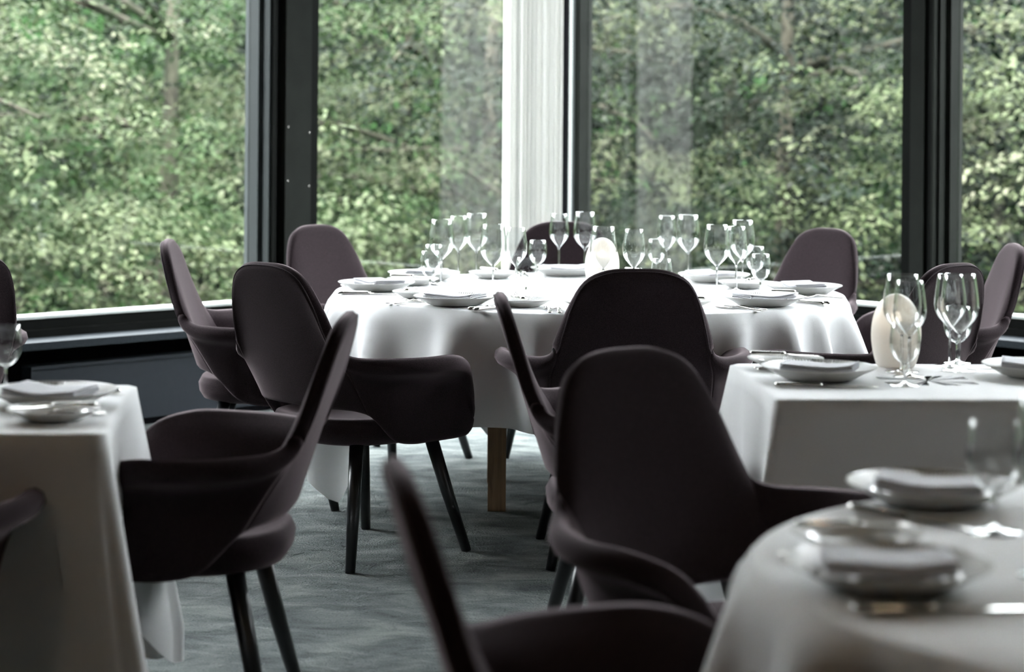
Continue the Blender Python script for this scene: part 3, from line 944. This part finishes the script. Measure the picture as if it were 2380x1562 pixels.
MEDIUM = [(0.0040, 0.092), (0.009, 0.098), (0.018, 0.108), (0.029, 0.121), (0.0365, 0.136), (0.0388, 0.150), (0.0380, 0.168), (0.0355, 0.188), (0.0325, 0.208), (0.0305, 0.222)]
GOB = [(0.0060, 0.050), (0.013, 0.053), (0.023, 0.062), (0.031, 0.076), (0.0345, 0.092), (0.0342, 0.108), (0.0320, 0.124), (0.0298, 0.138)]
P_BIG = Proto(make_glass('wine_glass', 0.23, 0.040, 0.088, BIG))
P_MED = Proto(make_glass('white_wine_glass', 0.222, 0.036, 0.092, MEDIUM))
P_GOB = Proto(make_glass('water_goblet', 0.138, 0.034, 0.050, GOB))
P_NAP = [Proto(make_napkin('napkin', 0.165, 0.105, 4, k)) for k in range(3)]
G_H = {'big': 0.230, 'med': 0.222, 'gob': 0.138}
P_G = {'big': P_BIG, 'med': P_MED, 'gob': P_GOB}
G_NAME = {'big': 'large thin-walled wine glass', 'med': 'slim tulip wine glass', 'gob': 'short stemmed water goblet'}
EPS = 0.0008
FIXED = []                                       # footprints of plates and lamps already standing on the tables
G_R = {'big': 0.047, 'med': 0.040, 'gob': 0.0355}
def relax(spots):
    """spots: [kind, x, y]; nudge glasses nearer or farther so that none cuts into another or into a plate"""
    def move(p, dy):
        k = (p[2] + dy) / p[2]
        p[1] *= k; p[2] *= k
    for _ in range(300):
        for i, a in enumerate(spots):
            others = [(b[1], b[2], G_R[b[0]], b) for b in spots[:i]] + [(*f, None) for f in FIXED]
            for bx_, by_, br, b in others:
                R = G_R[a[0]] + br + 0.001
                dx = a[1] - bx_
                if abs(dx) >= R:
                    continue
                need = math.sqrt(R * R - dx * dx)
                cur = a[2] - by_
                if abs(cur) < need:
                    g = math.copysign(need - abs(cur), cur)
                    if b is None:
                        move(a, g)
                    else:
                        move(a, g * 0.5); move(b, -g * 0.5)
    return spots

def setting(cx, cy, face, where, seed, forks=True, knives=2, nap_rot=None, bread=(0.05, 0.285), nap=True, butter_rot=None, nap_label=None, pull=0.0):
    """one cover: the diner faces along `face` (radians); centre of the dinner plate at cx, cy"""
    rng = random.Random(seed)
    f = Vector((math.cos(face), math.sin(face), 0))
    l = Vector((-f.y, f.x, 0))
    c = Vector((cx, cy, TABLE_H + EPS))
    FIXED.append((c.x, c.y, 0.134))
    P_PLATE.place('white fluted dinner plate ' + where, 'plate', c, rng.uniform(0, 6), None)
    if nap:
        nr = face + (rng.uniform(-0.5, 0.5) if nap_rot is None else nap_rot)
        P_NAP[seed % 3].place((nap_label or 'pale grey folded napkin on dinner plate ') + where if not nap_label else nap_label, 'napkin', c + Vector((0, 0, 0.0125)) + l * rng.uniform(-0.01, 0.01), nr, None)
    if forks:
        for k, off in enumerate((0.150, 0.179)):
            p = c + l * off - f * (0.030 + 0.004 * k - pull)
            P_FORK.place(('inner' if k == 0 else 'outer') + ' steel fork beside dinner plate ' + where, 'fork', p, face + rng.uniform(-0.015, 0.015))
    for k in range(knives):
        p = c - l * (0.154 + 0.025 * k) - f * (0.010 + 0.005 * k - pull)
        P_KNIFE.place(('inner' if k == 0 else 'outer') + ' steel knife beside dinner plate ' + where, 'knife', p, face + rng.uniform(-0.015, 0.015))
    if bread:
        b = c + f * bread[0] + l * bread[1]
        FIXED.append((b.x, b.y, 0.094))
        P_BREAD.place('small white bread plate ' + where, 'plate', b, rng.uniform(0, 6))
        br = face + (rng.uniform(-0.5, 0.9) if butter_rot is None else butter_rot)
        P_BUTTER.place('butter knife across bread plate ' + where, 'knife', b + Vector((0, 0, 0.0245)) + l * 0.02, br)

# eight covers of the large round table
COVERS = [(233, 'by the chair with the cloth tail', 0.74), (272, 'by the chair seen square from behind', 0.73),
          (317, 'by the chair half behind the lamp', 0.74), (184, 'by the profile chair near the radiator', 0.73),
          (-3, 'by the chair past the slim pillar', 0.735), (144, 'by the chair at the board pillar', 0.725),
          (44, 'by the chair against the leafy pane', 0.66), (95, 'by the chair below the curtain', 0.72)]
for i, (deg, where, rho) in enumerate(COVERS):
    a = math.radians(deg)
    setting(TC.x + rho * math.cos(a), TC.y + rho * math.sin(a), a + math.pi, where, 20 + i, bread=(0.13, 0.25))

FIXED.append((*at(1400, 553, TABLE_H + 0.1765), 0.062))
def glasses(lst):
    for kind, x, y in relax([[k, *at(px, py, TABLE_H + G_H[k])] for k, px, py in lst]):
        ang = math.degrees(math.atan2(y - TC.y, x - TC.x))
        near = min(COVERS, key=lambda c: abs((ang - c[0] + 180) % 360 - 180))
        P_G[kind].place(G_NAME[kind] + ' on the large round table ' + near[1], 'glass', (x, y, TABLE_H + EPS), 0, 'glasses on the large round table')
FAR = [('big', 1027, 509), ('med', 1066, 503), ('big', 1108, 498), ('big', 1147, 523), ('med', 1200, 530), ('gob', 1000, 585), ('gob', 1008, 567), ('gob', 1250, 556), ('gob', 1223, 600),
       ('med', 1300, 498), ('big', 1360, 494), ('big', 1403, 528), ('med', 1474, 534), ('gob', 1526, 558), ('gob', 1538, 603), ('med', 1550, 503), ('big', 1600, 501), ('big', 1667, 523),
       ('big', 1726, 513), ('med', 1712, 526), ('gob', 1768, 591), ('gob', 1756, 576)]
glasses(FAR)

# egg lamps
def make_egg():
    r = thing('egg_lamp', '', 'lamp')
    prof = [(0.040, 0.0), (0.046, 0.004), (0.053, 0.025), (0.0585, 0.055), (0.0600, 0.080), (0.0580, 0.105), (0.0520, 0.130), (0.0425, 0.150), (0.0300, 0.165), (0.0160, 0.1735), (0.004, 0.1765)]
    pts = catmull([np.array(p) for p in prof], 3)
    outer = [tuple(p) for p in pts]
    inner = [(max(p[0] - 0.003, 0.0005), p[1] - 0.0025 * (p[1] / 0.1765)) for p in pts]
    MB().lathe(outer + inner[::-1], 48, True).build('shade', M_LAMP, r)
    MB().lathe([(0.039, 0.002), (0.039, 0.006), (0.012, 0.008), (0.010, 0.108)], 20).build('base', M_BEAD, r)
    MB().lathe([(0.002, 0.106), (0.010, 0.109), (0.012, 0.118), (0.009, 0.128), (0.002, 0.134)], 16).build('bulb', M_BULB, r)
    return r
P_EGG = Proto(make_egg())
x, y = at(2090, 858, TABLE_H)
P_EGG.place('glowing frosted white egg lamp behind glasses on the square table', 'lamp', (x, y + 0.045, TABLE_H + EPS))
FIXED.append((x, y + 0.045, 0.062))
x, y = at(1400, 553, TABLE_H + 0.1765)
P_EGG.place('frosted white egg lamp in the middle of the large round table', 'lamp', (x, y, TABLE_H + EPS))

# square table with the lamp
x, y = at(1903, 851, TABLE_H + 0.03)
setting(x, y, 0.03, 'on the lamp table, near the narrow-profile chair', 41, forks=True, knives=1, bread=(-0.04, 0.226), nap_rot=1.25, butter_rot=-0.15)
x2, y2 = at(2415, 846, TABLE_H + 0.03)
setting(x2, y2, math.pi + 0.03, 'on the lamp table, opposite the narrow-profile chair', 42, forks=True, knives=1, bread=None, nap_rot=1.3)
LAMP_G = [('big', 2098, 637, 'lamp table, close beside the lamp'), ('med', 2115, 650, 'lamp table, before the egg lamp'), ('gob', 2104, 754, 'lamp table, before the egg lamp'),
          ('med', 2209, 638, 'lamp table, away from the lamp'), ('big', 2231, 638, 'lamp table, away from the lamp'), ('gob', 2226, 716, 'lamp table, away from the lamp')]
for (kind, x, y), row in zip(relax([[k, *at(px, py, TABLE_H + G_H[k])] for k, px, py, w in LAMP_G]), LAMP_G):
    P_G[kind].place(G_NAME[kind] + ' on the ' + row[3], 'glass', (x, y, TABLE_H + EPS))

# square table in the shade
x, y = at(122, 905, TABLE_H + 0.03)
setting(x, y, math.pi + 0.1, 'on the shaded square table', 43, forks=True, knives=1, bread=(-0.03, 0.228), nap_rot=1.2, butter_rot=0.1, nap_label='brownish shaded folded napkin on the square table plate')
x, y = at(14, 757, TABLE_H + 0.138)
P_GOB.place('short stemmed water goblet on the shaded square table', 'glass', (x, y, TABLE_H + EPS))

# smaller round table close by
x, y = at(2065, 1305, TABLE_H + 0.03)
setting(x, y, math.radians(8), 'on the small round table with the bread plate', 44, forks=True, knives=1, bread=(0.03, 0.232), nap_rot=1.35, butter_rot=0.0, pull=0.03)
x, y = at(2165, 1122, TABLE_H + 0.03)
setting(x, y, math.radians(-47), 'on the small round table by the inner-back chair', 45, forks=False, knives=1, bread=None, nap_rot=2.1, pull=0.085)
for kind, px, py, w in (('gob', 2312, 990, 'on the smaller round table'), ('big', 2440, 930, 'on the smaller round table')):
    x, y = at(px, py, TABLE_H + G_H[kind])
    g_ = P_G[kind].place(G_NAME[kind] + ' ' + w, 'glass', (x, y, TABLE_H + EPS))
    if kind == 'gob':
        g_.location = (*at(2310, 1238, TABLE_H), TABLE_H + EPS)
        g_.scale = (1.17, 1.17, 1.15)

# ------------------------------------------------------------------ trees outside
GROUND = -7.0
m = MB(); m.box(-60, 60, -20, 90, GROUND - 0.2, GROUND)
g = m.build('ground', M_GRASS, None, False)
tag(g, 'shaded grass far below the windows', kind='structure')
def foliage_mesh(rng, centre, rad, n_bough, sprays, per, leaf):
    V, TI = [], []
    centre = np.array(centre)
    rad = np.array(rad)
    for _ in range(n_bough):
        d = rng.normal(size=3)
        d /= np.linalg.norm(d)
        if d[1] > 0.35 and rng.random() < 0.7:
            d[1] = -d[1]
        bc = centre + d * rad * rng.uniform(0.55, 1.0)
        outw = np.array([d[0], d[1], 0.0]); outw /= np.linalg.norm(outw) + 1e-6
        tone = rng.normal(0, 0.24)
        for _s in range(sprays):
            o = bc + rng.normal(size=3) * np.array([0.80, 0.55, 0.10])
            ax = outw * rng.uniform(0.3, 1.2) + rng.normal(size=3) * np.array([0.7, 0.5, 0.15]) + np.array([0, 0, -0.12])
            ax /= np.linalg.norm(ax)
            side = np.cross(ax, [0, 0, 1.0]); side /= np.linalg.norm(side) + 1e-6
            L = rng.uniform(0.45, 0.85)
            t = rng.uniform(0.05, 1, per) * L
            w = rng.normal(0, 0.11, per) * (1.15 - t / L * 0.6)
            base = o + ax * t[:, None] + side * w[:, None] + np.c_[np.zeros(per), np.zeros(per), -0.28 * t ** 2 + rng.normal(0, 0.035, per)]
            ld = ax * rng.uniform(0.2, 0.9, per)[:, None] + side * (np.sign(w) * rng.uniform(0.3, 1.0, per))[:, None] + rng.normal(0, 0.3, (per, 3)) + np.array([0, 0, -0.45])
            ld /= np.linalg.norm(ld, axis=1, keepdims=True)
            up = np.array([0, -0.25, 0.8]) + rng.normal(0, 0.33, (per, 3))
            sv = np.cross(ld, up); sv /= np.linalg.norm(sv, axis=1, keepdims=True) + 1e-6
            nn = np.cross(sv, ld)
            l = leaf * rng.uniform(0.6, 1.2, per)[:, None]
            V.append(np.stack([base, base + ld * l * 0.45 + sv * l * 0.30 + nn * l * 0.06, base + ld * l, base + ld * l * 0.45 - sv * l * 0.30 + nn * l * 0.06], 1))
            TI.append(np.repeat(np.clip(rng.normal(0.45 + tone, 0.12, per), 0, 1), 4))
    V = np.concatenate(V).reshape(-1, 3)
    return V, np.concatenate(TI)
def quads_object(name, V, tint, mat, parent):
    n = len(V) // 4
    me = bpy.data.meshes.new(name)
    me.vertices.add(len(V))
    me.vertices.foreach_set('co', V.astype(np.float32).ravel())
    me.loops.add(n * 4)
    me.loops.foreach_set('vertex_index', np.arange(n * 4, dtype=np.int32))
    me.polygons.add(n)
    me.polygons.foreach_set('loop_start', np.arange(0, n * 4, 4, dtype=np.int32))
    me.polygons.foreach_set('loop_total', np.full(n, 4, dtype=np.int32))
    me.update(calc_edges=True)
    at_ = me.attributes.new('tint', 'FLOAT', 'POINT')
    at_.data.foreach_set('value', tint.astype(np.float32))
    me.materials.append(mat)
    o = bpy.data.objects.new(name, me)
    COL.objects.link(o)
    o.parent = parent
    return tag(o, kind='stuff')
def tree(name, label, x, y, zc, rad, mat, n_bough, sprays, per, leaf, seed, group=None):
    rng = np.random.default_rng(seed)
    t = thing(name, label, 'tree', (x, y, GROUND), 0, group)
    c = np.array([0, 0, zc - GROUND])
    V, ti = foliage_mesh(rng, c, rad, n_bough, sprays, per, leaf)
    quads_object('foliage', V, ti, mat, t)
    top = c[2] + rad[2] * 0.6
    lean = rng.normal(0, 0.25, 2)
    tp = [(lean[0] * k, lean[1] * k, top * k) for k in (0, 0.25, 0.5, 0.75, 1.0)]
    MB().tube(tp, [0.20, 0.16, 0.12, 0.08, 0.03], 10).build('trunk', M_BARK, t)
    for k in range(11):
        h = rng.uniform(0.35, 0.9) * top
        a = rng.uniform(math.pi, 2 * math.pi) if k < 8 else rng.uniform(0, 6.28)
        L = rad[0] * rng.uniform(0.7, 1.05)
        p0 = np.array([lean[0] * h / top, lean[1] * h / top, h])
        pts, r0 = [], 0.045
        for q in range(6):
            s_ = q / 5
            pts.append(p0 + np.array([math.cos(a + 0.25 * math.sin(3 * s_ + k)) * L * s_, math.sin(a) * L * s_, (0.55 * s_ - 0.45 * s_ ** 2) * L + 0.1 * math.sin(5 * s_ + k)]))
        MB().tube([tuple(p) for p in pts], [r0 * (1 - 0.16 * q) for q in range(6)], 7).build('bough', M_BARK, t)
    return t
hv, hf = [], []
rngh = np.random.default_rng(2)
for j in range(20):
    for i in range(60):
        aa = math.radians(-35 + 250 * i / 59)
        r_ = 23 + j * 1.3
        hv.append((r_ * math.cos(aa), 8 + r_ * math.sin(aa), GROUND + 17 * min(1, j / 12) ** 0.8 + rngh.normal(0, 0.25)))
for j in range(19):
    for i in range(59):
        hf.append((j * 60 + i, j * 60 + i + 1, (j + 1) * 60 + i + 1, (j + 1) * 60 + i)[::-1])
tag(MB().add(hv, hf).build('sky_blocking_slope', M_GRASS), 'added dark green slope closing off the sky behind the trees', kind='structure')  # added slope, shuts out sky gaps and their reflections in the panes
# (x, y, crown height, radii, kind) - crowns at eye level of this upper floor
TREES = [(-5.4, 14.6, 0.6, (2.9, 2.2, 3.2), 'B', 'pale olive leafy tree outside the window past the wide board pillar'),
         (-2.9, 17.2, 1.0, (2.8, 2.3, 3.6), 'A', 'fresh green leafy tree behind the wide board pillar'),
         (-0.4, 18.8, 1.0, (2.5, 2.2, 3.6), 'B', 'pale olive leafy tree beside the white curtain'),
         (2.1, 17.0, 1.6, (2.2, 2.0, 2.6), 'C', 'deep green leafy tree beside the corner post'),
         (4.3, 16.4, 0.0, (2.4, 2.0, 2.6), 'B', 'pale olive leafy tree low beside the slim grooved pillar'),
         (6.6, 14.8, 1.0, (2.4, 2.0, 3.2), 'B', 'pale olive leafy tree outside the window past the slim pillar'),
         (-8.6, 18.5, 1.2, (3.2, 2.6, 4.4), 'C', None), (-5.2, 22.0, 1.0, (3.2, 2.6, 4.6), 'A', None), (-1.6, 23.2, 1.2, (3.2, 2.6, 4.6), 'C', None),
         (2.2, 22.6, 1.2, (3.2, 2.6, 4.6), 'C', None), (5.8, 21.8, 1.2, (3.2, 2.6, 4.6), 'C', None), (9.4, 19.0, 1.2, (3.2, 2.6, 4.4), 'C', None),
         (-10.5, 28.0, 1.6, (4.2, 2.8, 5.6), 'C', None), (-5.5, 28.6, 1.6, (4.2, 2.8, 5.6), 'C', None), (-0.5, 28.8, 1.6, (4.2, 2.8, 5.6), 'C', None),
         (4.5, 28.6, 1.6, (4.2, 2.8, 5.6), 'C', None), (9.5, 28.0, 1.6, (4.2, 2.8, 5.6), 'C', None),
         (9.0, 10.4, 0.8, (2.4, 2.4, 3.4), 'A', None), (12.4, 6.4, 0.8, (2.6, 2.6, 3.4), 'C', None), (-8.8, 10.4, 0.8, (2.4, 2.4, 3.4), 'A', None), (-12.2, 6.6, 0.8, (2.6, 2.6, 3.4), 'C', None),
         (13.5, 10.5, 1.6, (3.4, 3.4, 4.6), 'C', None), (-13.5, 10.5, 1.6, (3.4, 3.4, 4.6), 'C', None)]
MATS = {'A': M_LEAF_A, 'B': M_LEAF_B, 'C': M_LEAF_C}
for i, (x, y, zc, rad, k, label) in enumerate(TREES):
    near = i < 6
    far = 12 <= i < 17
    flank = i >= 17
    if label is None:
        label = 'tall dense deep green tree in the last row outside' if far else 'dense %s tree behind the nearer trees outside' % ('deep green' if k == 'C' else 'fresh green')
    if flank:
        label = '%s tree standing well aside of the window corner' % ('fresh green' if k == 'A' else 'deep green')
    tree('leafy_tree', label, x, y, zc, rad, MATS[k], 50 if flank else (56 if near else (110 if not far else 150)), 18, 38 if near else (22 if not far else 18), 0.064 if near else (0.092 if not far else 0.13), 100 + i,
         'trees outside the windows' if not near else None)
